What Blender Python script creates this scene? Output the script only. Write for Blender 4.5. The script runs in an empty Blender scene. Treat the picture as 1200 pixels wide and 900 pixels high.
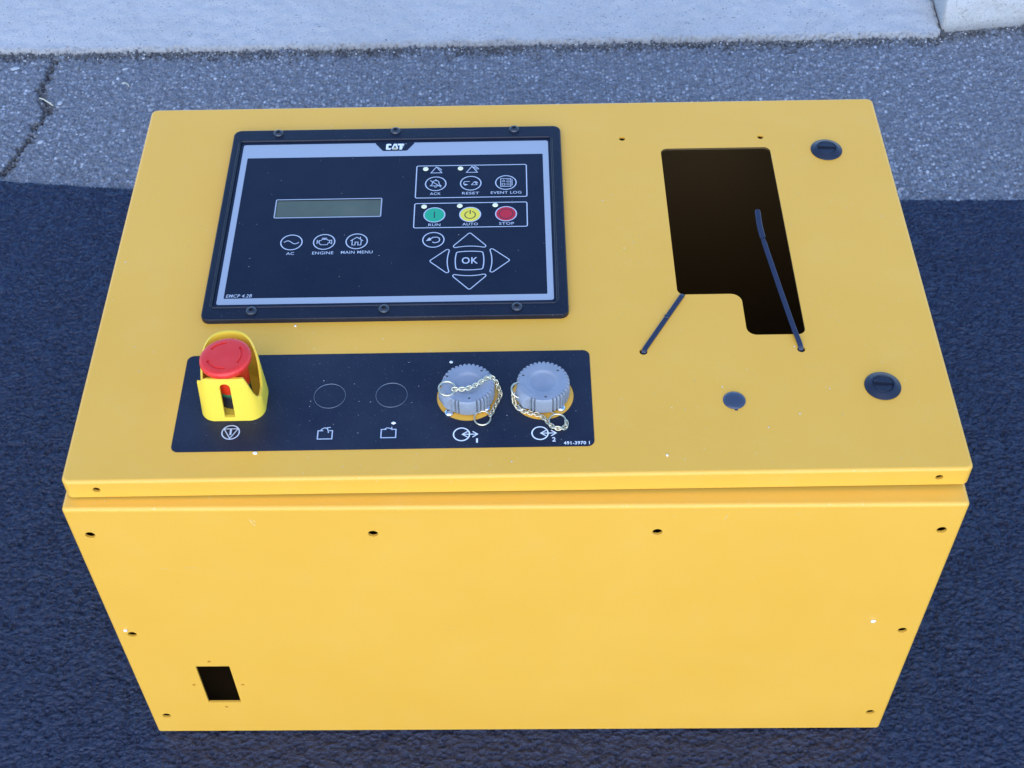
import bpy, bmesh, math, random
import numpy as np
from mathutils import Matrix, Vector
R = math.radians
random.seed(7); rng = np.random.default_rng(11)
S = bpy.context.scene
COL = S.collection

# ------------------------------------------------------------------ camera, sky, sun, exposure
cam_d = bpy.data.cameras.new('camera'); cam = bpy.data.objects.new('camera', cam_d); COL.objects.link(cam)
cam.location = (.0069, -.6081, 1.2202); cam.rotation_euler = (.7038, .0104, -.0002)
cam_d.lens = 49.36; cam_d.sensor_width = 36; cam_d.clip_start = .02; cam_d.clip_end = 200
cam_d.dof.use_dof = True; cam_d.dof.focus_distance = 1.2; cam_d.dof.aperture_fstop = 36
S.camera = cam
SUN_EL = 35
w = bpy.data.worlds.new('World'); S.world = w; w.use_nodes = True
nt = w.node_tree; sky = nt.nodes.new('ShaderNodeTexSky'); sky.sky_type = 'NISHITA'; sky.sun_disc = False
sky.sun_elevation = R(SUN_EL); sky.sun_rotation = R(172); sky.air_density = 1; sky.dust_density = 0; sky.ozone_density = 8
bg = nt.nodes['Background']; nt.links.new(sky.outputs[0], bg.inputs[0]); bg.inputs[1].default_value = .15
sd = bpy.data.lights.new('sun', 'SUN'); sd.energy = .95; sd.angle = R(75); sd.color = (1, .94, .86)
sun = bpy.data.objects.new('sun', sd); COL.objects.link(sun); sun.rotation_euler = (R(90-SUN_EL), 0, R(-8)); sun.location = (0, -3, 3)
S.view_settings.view_transform = 'Standard'; S.view_settings.look = 'None'
S.view_settings.exposure = 1.45; S.view_settings.gamma = 1

# ------------------------------------------------------------------ materials
def mat(name, col, rough=.5, metal=0, spec=.5, coat=0):
    m = bpy.data.materials.new(name); m.use_nodes = True
    b = m.node_tree.nodes['Principled BSDF']
    b.inputs['Base Color'].default_value = (*col, 1); b.inputs['Roughness'].default_value = rough
    b.inputs['Metallic'].default_value = metal; b.inputs['Specular IOR Level'].default_value = spec
    b.inputs['Coat Weight'].default_value = coat
    return m
def N(m, t, **k):
    n = m.node_tree.nodes.new(t)
    for a, v in k.items():
        if a in n.inputs: n.inputs[a].default_value = v
        else: setattr(n, a, v)
    return n
def lk(m, a, b): m.node_tree.links.new(a, b)
def coord(m): return N(m, 'ShaderNodeTexCoord').outputs['Object']
def noise(m, scale, detail=4, rough=.55, vec=None):
    n = N(m, 'ShaderNodeTexNoise'); n.inputs['Scale'].default_value = scale; n.inputs['Detail'].default_value = detail
    n.inputs['Roughness'].default_value = rough; lk(m, vec or coord(m), n.inputs['Vector']); return n.outputs['Fac']
def ramp(m, fac, stops):
    r = N(m, 'ShaderNodeValToRGB'); e = r.color_ramp.elements
    while len(e) < len(stops): e.new(.5)
    for x, (p, c) in zip(e, stops): x.position = p; x.color = (*c, 1) if hasattr(c, '__len__') else (c, c, c, 1)
    lk(m, fac, r.inputs[0]); return r.outputs[0]
def mix(m, fac, a, b, mode='MIX'):
    x = N(m, 'ShaderNodeMix', data_type='RGBA', blend_type=mode)
    for s, v in ((0, fac), (6, a), (7, b)):
        if hasattr(v, 'links') or hasattr(v, 'is_linked'): lk(m, v, x.inputs[s])
        else: x.inputs[s].default_value = v if s == 0 else (*v, 1)
    return x.outputs[2]
def bump(m, h, strength=.2, dist=.001):
    b = N(m, 'ShaderNodeBump'); b.inputs['Strength'].default_value = strength; b.inputs['Distance'].default_value = dist
    lk(m, h, b.inputs['Height']); lk(m, b.outputs[0], m.node_tree.nodes['Principled BSDF'].inputs['Normal'])
def setc(m, sock, inp='Base Color'): lk(m, sock, m.node_tree.nodes['Principled BSDF'].inputs[inp])

def dusty(m, base, dust, scale=900, lo=.70, hi=.76, amount=.8, cloud=.10):
    """scattered dust specks and a thin cloudy film of dust"""
    a = ramp(m, noise(m, scale, 2, .4), [(lo, 0.), (hi, 1.)])
    f = N(m, 'ShaderNodeMath', operation='MULTIPLY'); lk(m, a, f.inputs[0]); f.inputs[1].default_value = amount
    c = ramp(m, noise(m, 14, 5, .6), [(.35, 0.), (.75, cloud)])
    x = mix(m, c, base, dust); return mix(m, f.outputs[0], x, dust)

YEL = mat('yellow_paint', (.90, .46, .055), .36)
c = mix(YEL, ramp(YEL, noise(YEL, 7, 5), [(.3, 0.), (.7, 1.)]), (.885, .45, .050), (.91, .475, .060))
c = mix(YEL, ramp(YEL, noise(YEL, 420, 2, .4), [(.735, 0.), (.76, .55)]), c, (.85, .72, .42))
c = mix(YEL, ramp(YEL, noise(YEL, 28, 6, .7), [(.52, 0.), (.8, .05)]), c, (.75, .62, .35)); setc(YEL, c)
setc(YEL, ramp(YEL, noise(YEL, 11, 5), [(.3, .33), (.7, .42)]), 'Roughness')
bump(YEL, noise(YEL, 330, 3), .10, .0008)
BEZ = mat('bezel_black_plastic', (.02, .021, .024), .42, spec=.35); setc(BEZ, dusty(BEZ, (.005, .007, .017), (.2, .21, .24), 1100, .69, .76, .45, .03))
bump(BEZ, noise(BEZ, 1500, 2), .15, .0004)
MEM = mat('membrane_black', (.018, .022, .03), .38, spec=.28); setc(MEM, dusty(MEM, (.005, .008, .022), (.25, .28, .36), 1000, .70, .79, .3, .02))
setc(MEM, ramp(MEM, noise(MEM, 20, 6), [(.3, .3), (.7, .48)]), 'Roughness')
LEG = mat('legend_film_black', (.02, .025, .035), .42, spec=.32); setc(LEG, dusty(LEG, (.010, .014, .030), (.25, .28, .36), 850, .68, .79, .35, .05))
setc(LEG, ramp(LEG, noise(LEG, 25, 6), [(.3, .34), (.7, .52)]), 'Roughness')
SIL = mat('silver_print', (.37, .40, .44), .45)
WHT = mat('white_print', (.52, .56, .62), .5)
WHB = mat('white_letter', (.85, .86, .86), .5)
TAN = mat('logo_triangle', (.6, .5, .3), .5)
GRN = mat('button_green', (.02, .38, .19), .4); YBT = mat('button_yellow', (.85, .68, .05), .4); RDB = mat('button_red', (.55, .012, .03), .4)
DKP = mat('dark_print', (.03, .03, .03), .5)
LED = mat('led_window', (.95, .88, .55), .3)
LCD = mat('lcd_glass', (.13, .15, .12), .2, spec=.3)
lg = N(LCD, 'ShaderNodeTexGradient'); setc(LCD, mix(LCD, ramp(LCD, noise(LCD, 30, 3), [(.3, 0.), (.7, 1.)]), (.095, .115, .085), (.12, .14, .10)))
SCR = mat('black_steel_screw', (.07, .075, .085), .35, .6)
STL = mat('zinc_steel', (.75, .75, .74), .25, 1)
CHN = mat('plated_chain', (.86, .75, .52), .34, 1)
RED = mat('red_plastic', (.62, .016, .022), .38); setc(RED, mix(RED, ramp(RED, noise(RED, 60, 4), [(.3, 0.), (.75, 1.)]), (.78, .024, .016), (.84, .045, .032)))
ORG = mat('red_orange_plastic', (.75, .035, .008), .4)
SHR = mat('bright_yellow_plastic', (.92, .63, .055), .38); bump(SHR, noise(SHR, 900, 2), .06, .0004)
BLK = mat('black_plastic', (.02, .02, .023), .4); setc(BLK, dusty(BLK, (.012, .016, .03), (.2, .2, .22), 900, .68, .78, .35, .04))
TIE = mat('black_nylon', (.02, .027, .055), .38); bump(TIE, noise(TIE, 600, 2), .2, .0004)
PLG = mat('dark_grey_plastic', (.045, .06, .095), .32)
CAP = mat('grey_cap_plastic', (.27, .33, .39), .48); setc(CAP, mix(CAP, ramp(CAP, noise(CAP, 80, 5), [(.35, 0.), (.7, 1.)]), (.245, .27, .31), (.29, .315, .355)))
bump(CAP, noise(CAP, 1200, 2), .15, .0004)
CRB = mat('white_foam', (.9, .9, .88), .8)
STR = mat('dry_straw', (.66, .6, .44), .7)

RUB = mat('rubber_mat', (.018, .019, .022), .34, spec=.6)
setc(RUB, dusty(RUB, (.005, .013, .046), (.1, .11, .14), 500, .66, .78, .3, .03))
setc(RUB, ramp(RUB, noise(RUB, 9, 6), [(.3, .30), (.7, .42)]), 'Roughness')
mp = N(RUB, 'ShaderNodeMapping'); mp.inputs['Scale'].default_value = (.6, 1, 1); lk(RUB, coord(RUB), mp.inputs['Vector'])
bump(RUB, noise(RUB, 520, 4, .6, mp.outputs[0]), .85, .0024)

ASP = mat('asphalt', (.1, .1, .1), .8)
BLUE = (1.16, 1.26, 1.40)
v = N(ASP, 'ShaderNodeTexVoronoi'); v.inputs['Scale'].default_value = 210; lk(ASP, coord(ASP), v.inputs['Vector'])
sep = N(ASP, 'ShaderNodeSeparateColor'); lk(ASP, v.outputs['Color'], sep.inputs[0])
st = ramp(ASP, sep.outputs[0], [(0, (.10, .10, .105)), (.4, (.17, .17, .175)), (.72, (.28, .28, .28)), (.92, (.36, .355, .35)), (1, (.56, .55, .53))])
binder = ramp(ASP, noise(ASP, 600, 4), [(.35, (.08, .08, .084)), (.65, (.27, .27, .273))])
c = mix(ASP, ramp(ASP, v.outputs['Distance'], [(.35, 1.), (.6, 0.)]), binder, st)
c = mix(ASP, ramp(ASP, noise(ASP, 5, 6), [(.3, 0.), (.7, .3)]), c, (.14, .142, .15))
at = N(ASP, 'ShaderNodeAttribute', attribute_name='dirt')
c = mix(ASP, 1.0, c, BLUE, 'MULTIPLY'); c = mix(ASP, at.outputs['Fac'], c, (.045, .043, .045)); setc(ASP, c)
bump(ASP, noise(ASP, 480, 5, .7), .9, .0028)
CON = mat('concrete', (.4, .4, .39), .85)
c = ramp(CON, noise(CON, 6, 7, .6), [(.3, (.55, .535, .50)), (.7, (.63, .61, .575))])
c = mix(CON, ramp(CON, noise(CON, 300, 3, .5), [(.31, 1.), (.38, 0.)]), c, (.22, .22, .22))
c = mix(CON, ramp(CON, noise(CON, 700, 4, .7), [(.32, .55), (.62, 0.)]), c, (.27, .27, .27))
c = mix(CON, ramp(CON, noise(CON, 22, 6, .65), [(.4, .16), (.6, 0.)]), c, (.36, .35, .33))
at = N(CON, 'ShaderNodeAttribute', attribute_name='dirt'); c = mix(CON, at.outputs['Fac'], c, (.13, .125, .12)); setc(CON, c)
bump(CON, noise(CON, 420, 6, .7), .7, .0018)
GRV = mat('loose_grit', (.2, .2, .2), .85)
oi = N(GRV, 'ShaderNodeAttribute', attribute_name='tone'); setc(GRV, ramp(GRV, oi.outputs['Fac'], [(0, (.04, .038, .036)), (.5, (.13, .128, .125)), (.85, (.27, .265, .255)), (1, (.6, .59, .56))]))
STN = mat('pale_stone', (.46, .47, .47), .8)

# ------------------------------------------------------------------ object helpers
def link(name, me, m=None, parent=None, mw=None, label=None, cat=None, group=None, kind=None, smooth=None):
    o = bpy.data.objects.new(name, me); COL.objects.link(o)
    if m is not None:
        for x in (m if isinstance(m, (list, tuple)) else [m]): me.materials.append(x)
    if parent: o.parent = parent
    if mw is not None: o.matrix_local = mw
    for k, val in (('label', label), ('category', cat), ('group', group), ('kind', kind)):
        if val: o[k] = val
    if smooth is not None and me is not None:
        for p in me.polygons: p.use_smooth = True
        if smooth < 180: me.set_sharp_from_angle(angle=R(smooth))
    return o
def mesh_of(bm, scale=.001, name='mesh', center=True):
    me = bpy.data.meshes.new(name); bm.normal_update(); bm.to_mesh(me); bm.free()
    if scale != 1: me.transform(Matrix.Scale(scale, 4))
    return me
def rrect(x0, y0, x1, y1, r, seg=6, inset=0, minr=.05):
    """rounded rectangle outline, anticlockwise; with an inset the vertex count stays the same"""
    x0 += inset; y0 += inset; x1 -= inset; y1 -= inset; r = max(r-inset, minr)
    out = []
    for cx, cy, a0 in ((x1-r, y0+r, -90), (x1-r, y1-r, 0), (x0+r, y1-r, 90), (x0+r, y0+r, 180)):
        for i in range(seg+1):
            a = R(a0+90*i/seg); out.append((cx+r*math.cos(a), cy+r*math.sin(a)))
    return out
def loft(bm, loops, cap0=True, cap1=True, closed=True, mi=0):
    rows = [[bm.verts.new(p) for p in L] for L in loops]
    n = len(rows[0])
    for a, b in zip(rows, rows[1:]):
        for i in range(n if closed else n-1):
            j = (i+1) % n
            f = bm.faces.new((a[i], a[j], b[j], b[i])); f.material_index = mi
    if cap0: bm.faces.new(rows[0][::-1]).material_index = mi
    if cap1: bm.faces.new(rows[-1]).material_index = mi
    return rows
def lathe(bm, prof, seg=48, c=(0, 0), mi=0, z0=0):
    """prof: (radius, z) from bottom outside to top centre; radius 0 closes"""
    loops = []
    for r, z in prof:
        if r <= 0: continue
        loops.append([(c[0]+r*math.cos(2*math.pi*i/seg), c[1]+r*math.sin(2*math.pi*i/seg), z+z0) for i in range(seg)])
    loft(bm, loops, True, True, mi=mi)
def tube(bm, pts, r, seg=8, closed=False, mi=0):
    pts = [Vector(p) for p in pts]; n = len(pts); loops = []
    up = Vector((.13, .2, 1)).normalized()
    for i, p in enumerate(pts):
        t = (pts[(i+1) % n]-pts[i-1]) if closed else (pts[min(i+1, n-1)]-pts[max(i-1, 0)])
        t.normalize(); s = t.cross(up); s = s.normalized() if s.length > 1e-4 else Vector((1, 0, 0)); q = t.cross(s)
        loops.append([p+r*(math.cos(2*math.pi*k/seg)*s+math.sin(2*math.pi*k/seg)*q) for k in range(seg)])
    if closed: loops.append(loops[0])
    rows = [[bm.verts.new(p) for p in L] for L in (loops[:-1] if closed else loops)]
    if closed: rows.append(rows[0])
    for a, b in zip(rows, rows[1:]):
        for i in range(seg):
            j = (i+1) % seg; bm.faces.new((a[i], a[j], b[j], b[i])).material_index = mi
    if not closed:
        bm.faces.new(rows[0][::-1]).material_index = mi; bm.faces.new(rows[-1]).material_index = mi
def box(bm, x0, y0, z0, x1, y1, z1, bev=0, mi=0):
    if bev:
        b = bev; o = lambda i, z: [(x, y, z) for x, y in rrect(x0, y0, x1, y1, b, 3, i)]
        loft(bm, [o(b*.7, z0), o(0, z0+b*.7), o(0, z1-b), o(b*.3, z1-b*.3), o(b, z1)], mi=mi)
    else: loft(bm, [[(x0, y0, z), (x1, y0, z), (x1, y1, z), (x0, y1, z)] for z in (z0, z1)], mi=mi)
ZS = [0]
def stroke(bm, pts, wd, z, closed=False, mi=0):
    """flat printed line of ink, a mitred ribbon"""
    ZS[0] = (ZS[0]+1) % 9; z += ZS[0]*.006
    P = [Vector((p[0], p[1])) for p in pts]; n = len(P); L = []; Rr = []
    for i in range(n):
        if closed or 0 < i < n-1:
            a = (P[i]-P[i-1]).normalized(); b = (P[(i+1) % n]-P[i]).normalized()
        elif i == 0: a = b = (P[1]-P[0]).normalized()
        else: a = b = (P[-1]-P[-2]).normalized()
        na = Vector((-a.y, a.x)); nb = Vector((-b.y, b.x)); m = (na+nb)
        m = m.normalized() if m.length > 1e-3 else na
        k = min(1/max(m.dot(na), .35), 2.2)*wd/2
        L.append(bm.verts.new((P[i].x+m.x*k, P[i].y+m.y*k, z))); Rr.append(bm.verts.new((P[i].x-m.x*k, P[i].y-m.y*k, z)))
    for i in range(n if closed else n-1):
        j = (i+1) % n
        bm.faces.new((L[i], Rr[i], Rr[j], L[j])).material_index = mi
def disc(bm, cx, cy, r, z, seg=40, mi=0, ry=None):
    bm.faces.new([bm.verts.new((cx+r*math.cos(2*math.pi*i/seg), cy+(ry or r)*math.sin(2*math.pi*i/seg), z)) for i in range(seg)]).material_index = mi
def circ(cx, cy, r, n=40, a0=0, a1=360):
    full = a1-a0 >= 360
    return [(cx+r*math.cos(R(a0+(a1-a0)*i/(n if full else n-1))), cy+r*math.sin(R(a0+(a1-a0)*i/(n if full else n-1)))) for i in range(n)]
def poly(bm, pts, z, mi=0):
    f = bm.faces.new([bm.verts.new((x, y, z)) for x, y in pts]); f.material_index = mi
    bmesh.ops.triangulate(bm, faces=[f])
def text_into(bm, s, cx, cy, wd, ht, z, mi=0, fat=.006, shear=0):
    cu = bpy.data.curves.new('t', 'FONT'); cu.body = s; cu.offset = fat; cu.resolution_u = 3; cu.shear = shear; cu.space_character = 1.08
    ob = bpy.data.objects.new('t', cu); COL.objects.link(ob)
    dg = bpy.context.evaluated_depsgraph_get(); me = bpy.data.meshes.new_from_object(ob.evaluated_get(dg))
    bpy.data.objects.remove(ob); bpy.data.curves.remove(cu)
    co = np.empty(len(me.vertices)*3, 'f'); me.vertices.foreach_get('co', co); co = co.reshape(-1, 3)
    lo, hi = co.min(0), co.max(0)
    vs = [bm.verts.new((cx+((p[0]-lo[0])/(hi[0]-lo[0])-.5)*wd, cy+((p[1]-lo[1])/(hi[1]-lo[1])-.5)*ht, z)) for p in co]
    for p in me.polygons:
        try: f = bm.faces.new([vs[i] for i in p.vertices]); f.material_index = mi
        except ValueError: continue
        f.normal_update()
        if f.normal.z < 0: f.normal_flip()
    bpy.data.meshes.remove(me)
def cut(me, cutters_bm, scale=.001):
    """boolean-subtract one bmesh of cutters from a mesh"""
    cm = mesh_of(cutters_bm, scale)
    a = bpy.data.objects.new('a', me); b = bpy.data.objects.new('b', cm); COL.objects.link(a); COL.objects.link(b)
    md = a.modifiers.new('x', 'BOOLEAN'); md.operation = 'DIFFERENCE'; md.solver = 'EXACT'; md.object = b; md.use_self = True
    dg = bpy.context.evaluated_depsgraph_get(); out = bpy.data.meshes.new_from_object(a.evaluated_get(dg))
    bpy.data.objects.remove(a); bpy.data.objects.remove(b); bpy.data.meshes.remove(cm)
    return out
def cyl(bm, cx, cy, r, z0, z1, seg=24):
    loft(bm, [[(cx+r*math.cos(2*math.pi*i/seg), cy+r*math.sin(2*math.pi*i/seg), z) for i in range(seg)] for z in (z0, z1)])
def cyl_y(bm, cx, cz, r, y0, y1, seg=24):
    loft(bm, [[(cx+r*math.cos(2*math.pi*i/seg), y, cz-r*math.sin(2*math.pi*i/seg)) for i in range(seg)] for y in (y0, y1)])

# ------------------------------------------------------------------ ground: height fields
def band(shape, step, wl, aniso=1.0, wide=.5):
    """smooth random field whose bumps are about wl metres across"""
    ny, nx = shape; g = rng.standard_normal(shape)
    fy = np.fft.fftfreq(ny, step)[:, None]*1.0; fx = np.fft.rfftfreq(nx, step)[None, :]*aniso
    f = np.sqrt(fx*fx+fy*fy)*wl
    H = np.exp(-((np.log(np.maximum(f, 1e-6)))**2)/(2*wide*wide))
    o = np.fft.irfft2(np.fft.rfft2(g)*H, s=shape); return o/o.std()
def axis(lo, hi, step, far_lo, far_hi):
    mid = list(np.arange(lo, hi+step/2, step)); a = []; x = lo; d = step
    while x > far_lo: d *= 1.5; x -= d; a.append(max(x, far_lo))
    b = []; x = hi; d = step
    while x < far_hi: d *= 1.5; x += d; b.append(min(x, far_hi))
    return np.array(a[::-1]), np.array(mid), np.array(b)
def grid_mesh(X, Y, Z, attrs=None):
    ny, nx = X.shape; me = bpy.data.meshes.new('grid')
    co = np.stack([X, Y, Z], -1).reshape(-1, 3).astype('f')
    i = np.arange(ny*nx).reshape(ny, nx)
    q = np.stack([i[:-1, :-1], i[:-1, 1:], i[1:, 1:], i[1:, :-1]], -1).reshape(-1, 4)
    me.vertices.add(len(co)); me.vertices.foreach_set('co', co.ravel())
    me.loops.add(q.size); me.loops.foreach_set('vertex_index', q.ravel().astype('i'))
    me.polygons.add(len(q)); me.polygons.foreach_set('loop_start', np.arange(0, q.size, 4, dtype='i'))
    me.polygons.foreach_set('use_smooth', np.ones(len(q), bool))
    me.update(calc_edges=True)
    for k, a in (attrs or {}).items():
        at = me.attributes.new(k, 'FLOAT', 'POINT'); at.data.foreach_set('value', a.ravel().astype('f'))
    return me
def sheet(xr, yr, step, far, fn):
    xa, xm, xb = axis(xr[0], xr[1], step, far[0], far[1]); ya, ym, yb = axis(yr[0], yr[1], step, far[2], far[3])
    xs = np.concatenate([xa, xm, xb]); ys = np.concatenate([ya, ym, yb]); X, Y = np.meshgrid(xs, ys)
    core = (slice(len(ya), len(ya)+len(ym)), slice(len(xa), len(xa)+len(xm)))
    return (*fn(X, Y, core, (len(ym), len(xm))),)

ASZ = -.006
CR = np.array([(-660.2, 1062.1), (-660, 1032.2), (-663.2, 1018.5), (-665.4, 989.5), (-664.8, 964.7), (-650.4, 947.6), (-642, 936.3), (-651.5, 914.4),
      (-656.8, 896.3), (-656, 881.9), (-662.8, 860.7), (-665.8, 843.2), (-669.8, 826), (-674.6, 812.3), (-690, 790), (-720, 760), (-760, 700)])/1000
CE = np.array([(-15, .62), (-.742, 1.061), (-.373, 1.064), (-.006, 1.072), (.606, 1.082), (.618, 1.094), (.739, 1.109), (15, 3.0)])   # foot of the concrete
CE[0] = (-15, 1.02)
def conc_edge(x): return np.interp(x, CE[:, 0], CE[:, 1])
def asph(X, Y, core, shp):
    Z = np.full(X.shape, ASZ); D = np.zeros(X.shape); x = X[core]; y = Y[core]
    a = band(shp, .0018, .0075); b = band(shp, .0018, .018); c = band(shp, .0018, .25)
    h = np.clip(a, -2, 1.3)*.0009+np.clip(b, -2, 2)*.0006+c*.0006
    d = np.full(x.shape, 9.)
    for p, q in zip(CR, CR[1:]):
        t = np.clip(((x-p[0])*(q[0]-p[0])+(y-p[1])*(q[1]-p[1]))/((q-p)**2).sum(), 0, 1)
        d = np.minimum(d, np.hypot(x-p[0]-t*(q[0]-p[0]), y-p[1]-t*(q[1]-p[1])))
    wob = band(shp, .0018, .012)*.0022+band(shp, .0018, .05)*.002
    cw = np.clip(1-(d+wob)/.0055, 0, 1)
    h -= cw**.7*.010; D[core] = np.clip(1-(d+wob)/.009, 0, 1)**.8*.8
    e = conc_edge(x)-y; ed = np.clip(1-(e+wob*3)/.022, 0, 1)
    h += ed*(a*.0012-.0015); D[core] = np.maximum(D[core], np.clip(ed*1.6-.5+band(shp, .0018, .02)*.3, 0, 1)*.6)
    Z[core] += h; return grid_mesh(X, Y, Z, {'dirt': D})
me, = sheet((-.86, .84), (.68, 1.125), .0018, (-15, 15, -12, 1.5), lambda *a: (asph(*a),))
link('asphalt', me, ASP, kind='structure')

def conc(X, Y, core, shp):
    # left slab: from its worn front edge back, with a slight rise
    Z = np.zeros(X.shape); D = np.zeros(X.shape); x = X[core]; y = Y[core]
    Z += np.clip(Y-1.06, 0, 1)*.05-.0015
    n = band(shp, .0022, .006)*.00018+band(shp, .0022, .04)*.0004
    e = y-conc_edge(x)+band(shp, .0022, .009)*.0021+band(shp, .0022, .05)*.0012
    z = Z[core]+n; drop = np.clip((.0075-e)/.0075, 0, 1.6); z = z-drop**2*.0055
    Z[core] = z; D[core] = np.clip(1-e/.016, 0, 1)**2*.55
    jd = np.clip(1-(.6145-x+n*3)/.007, 0, 1); D[core] = np.maximum(D[core], jd*.4); z -= jd**2*.004; Z[core] = z
    Z[:core[0].start] = -.02
    return grid_mesh(X, Y, Z, {'dirt': D})
me, = sheet((-.86, .6145), (1.035, 1.27), .0022, (-15, .6145, 1.03, 6), lambda *a: (conc(*a),))
link('concrete_apron', me, CON, kind='structure', label='pale concrete apron slab left of the joint, along the asphalt', cat='concrete slab')

# right kerb: low upstand with a rounded arris
def kerb():
    xs = np.concatenate([np.arange(.6165, .90, .003), np.linspace(.95, 6, 12)])
    prof = [(-.004, -.02), (.0, -.008), (.003, .004), (.006, .018), (.009, .030), (.0115, .0365), (.0155, .041), (.022, .0435), (.030, .0445), (.045, .045), (.09, .0465), (.16, .048), (5., .12)]
    # fine sampling along the profile
    pf = []
    for a, b in zip(prof[:-1], prof[1:-1]):
        L = math.hypot(a[0]-b[0], a[1]-b[1]); k = max(1, int(L/.003))
        pf += [(a[0]+(b[0]-a[0])*i/k, a[1]+(b[1]-a[1])*i/k) for i in range(k)]
    pf += [prof[-2], prof[-1]]; pf = np.array(pf)
    X, V = np.meshgrid(xs, np.arange(len(pf))); base = conc_edge(X)
    n1 = band(X.shape, .003, .008)*.0006; n2 = band(X.shape, .003, .05)*.0007
    Y = base+pf[:, 0][:, None]+n1+n2; Z = pf[:, 1][:, None]+n1*.7+n2*.3+0*X
    # rounded end towards the joint
    e = np.clip(1-(X-.6165)/.006, 0, 1)**2; Z -= e*np.clip(Z, 0, 1)*.12; Y += e*.002
    D = np.clip(1-(Z+.004)/.014, 0, 1)*.55
    D = np.maximum(D, np.clip(n1*900-1.2, 0, .5))
    X = np.hstack([X[:, :1]-.0006, X]); Y = np.hstack([Y[:, :1], Y]); Z = np.hstack([np.full((len(Z), 1), -.03), Z]); D = np.hstack([D[:, :1]+.15, D])
    return grid_mesh(X, Y, Z, {'dirt': D})
link('kerb', kerb(), CON, kind='structure', label='low pale concrete kerb with a rounded top edge', cat='kerb')
bm = bmesh.new(); box(bm, 612.5, 1083, -30, 619, 3000, -2.5); link('joint_filler', mesh_of(bm), mat('dark_joint', (.09, .085, .08), .9), kind='structure')

# loose grit along the concrete edge, in the crack and here and there
def grit():
    ico = [Vector(v).normalized() for v in [(-1, 0, .2), (0, -1, .1), (1, .1, 0), (.1, 1, -.1), (0, .1, .75), (-.1, 0, -.75)]]
    F = [(0, 1, 4), (1, 2, 4), (2, 3, 4), (3, 0, 4), (1, 0, 5), (2, 1, 5), (3, 2, 5), (0, 3, 5)]
    V = []; T = []; tone = []
    def put(x, y, s, t, z=ASZ):
        b = len(V); a = random.random()*6.28; sx, sy, sz = [random.uniform(.6, 1.25)*s for _ in range(3)]
        for v in ico:
            k = random.uniform(.75, 1.2); px, py, pz = v.x*sx*k, v.y*sy*k, v.z*sz*k*.75
            V.append((x+px*math.cos(a)-py*math.sin(a), y+px*math.sin(a)+py*math.cos(a), z+pz+s*.25)); tone.append(t)
        T.extend([(b+i, b+j, b+k) for i, j, k in F])
    for _ in range(3600):
        x = random.uniform(-.8, .78); e = conc_edge(x); y = e-abs(random.gauss(0, .009))-.0005
        put(x, y, random.uniform(.0007, .0021), random.choice((.1, .2, .3, .45, .55, .6, .8)) if random.random() < .95 else 1)
    for _ in range(700):
        k = random.randrange(len(CR)-1); t = random.random(); p = CR[k]*(1-t)+CR[k+1]*t
        put(p[0]+random.gauss(0, .004), p[1]+random.gauss(0, .004), random.uniform(.0006, .0016), random.choice((.1, .3, .5, .7)), ASZ-.003)
    for _ in range(2800):
        x = random.uniform(-.8, .8); y = random.uniform(.73, conc_edge(x))
        put(x, y, random.uniform(.0006, .0016)*(1.4 if random.random() < .06 else 1), random.choice((.25, .35, .5, .6, .7, .85)) if random.random() < .95 else 1)
    for _ in range(60):
        x = random.uniform(-.8, .75); y = conc_edge(x)+random.uniform(.01, .12); put(x, y, random.uniform(.0006, .0013), random.choice((.1, .2)), .001)
    me = bpy.data.meshes.new('grit'); me.from_pydata(V, [], T)
    at = me.attributes.new('tone', 'FLOAT', 'POINT'); at.data.foreach_set('value', tone); return me
link('gravel', grit(), GRV, kind='stuff', label='loose grit scattered on the asphalt and along the concrete edge', cat='gravel')
stones = [(-.7125, 1.027, 5, .45, 'pale flat stone chip at the far left edge of the asphalt'), (-.5664, .9939, 3, 2.2, 'small white stone chip beyond the left corner of the box'),
          (-.6325, .9474, 5, .9, 'pale leaf-shaped stone chip at the tip of the straw'), (-.6409, .8657, 5, .3, 'pale stone chip low beside the crack, near the mat'),
          (-.555, 1.024, 3.6, .7, 'whitish stone chip just under the concrete apron at left')]
for x, y, s, a, lab in stones:
    bm = bmesh.new(); L = []
    for k, z in ((.8, 0), (1, .25), (.85, .5), (.4, .62)):
        L.append([(s*k*(math.cos(t)*math.cos(a)*1.2-math.sin(t)*math.sin(a)*.7)*(1+.3*math.sin(2*t+x*40)), s*k*(math.cos(t)*math.sin(a)*1.2+math.sin(t)*math.cos(a)*.7)*(1+.25*math.cos(3*t+y*50)), z*s*.6) for t in [i*math.pi/5 for i in range(10)]])
    loft(bm, L); link('stone_chip', mesh_of(bm), STN, mw=Matrix.Translation((x, y, ASZ)), label=lab, cat='stone')
bm = bmesh.new(); tube(bm, [(-661.9, 957.1, -3.2), (-655, 952.5, -1.5), (-647, 945.5, -1), (-639.3, 940, -2.8)], .9, 6)
link('straw', mesh_of(bm), STR, label='short pale dry straw lying across the crack in the asphalt', cat='straw', smooth=60)
bm = bmesh.new(); tube(bm, [(-553, 990.5, -3.6), (-548, 989.5, -3), (-544, 986, -3), (-542, 982, -3.6)], .7, 5)
link('straw', mesh_of(bm), STR, label='tiny curled pale straw on open asphalt beyond the box', cat='straw', smooth=60)

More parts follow.
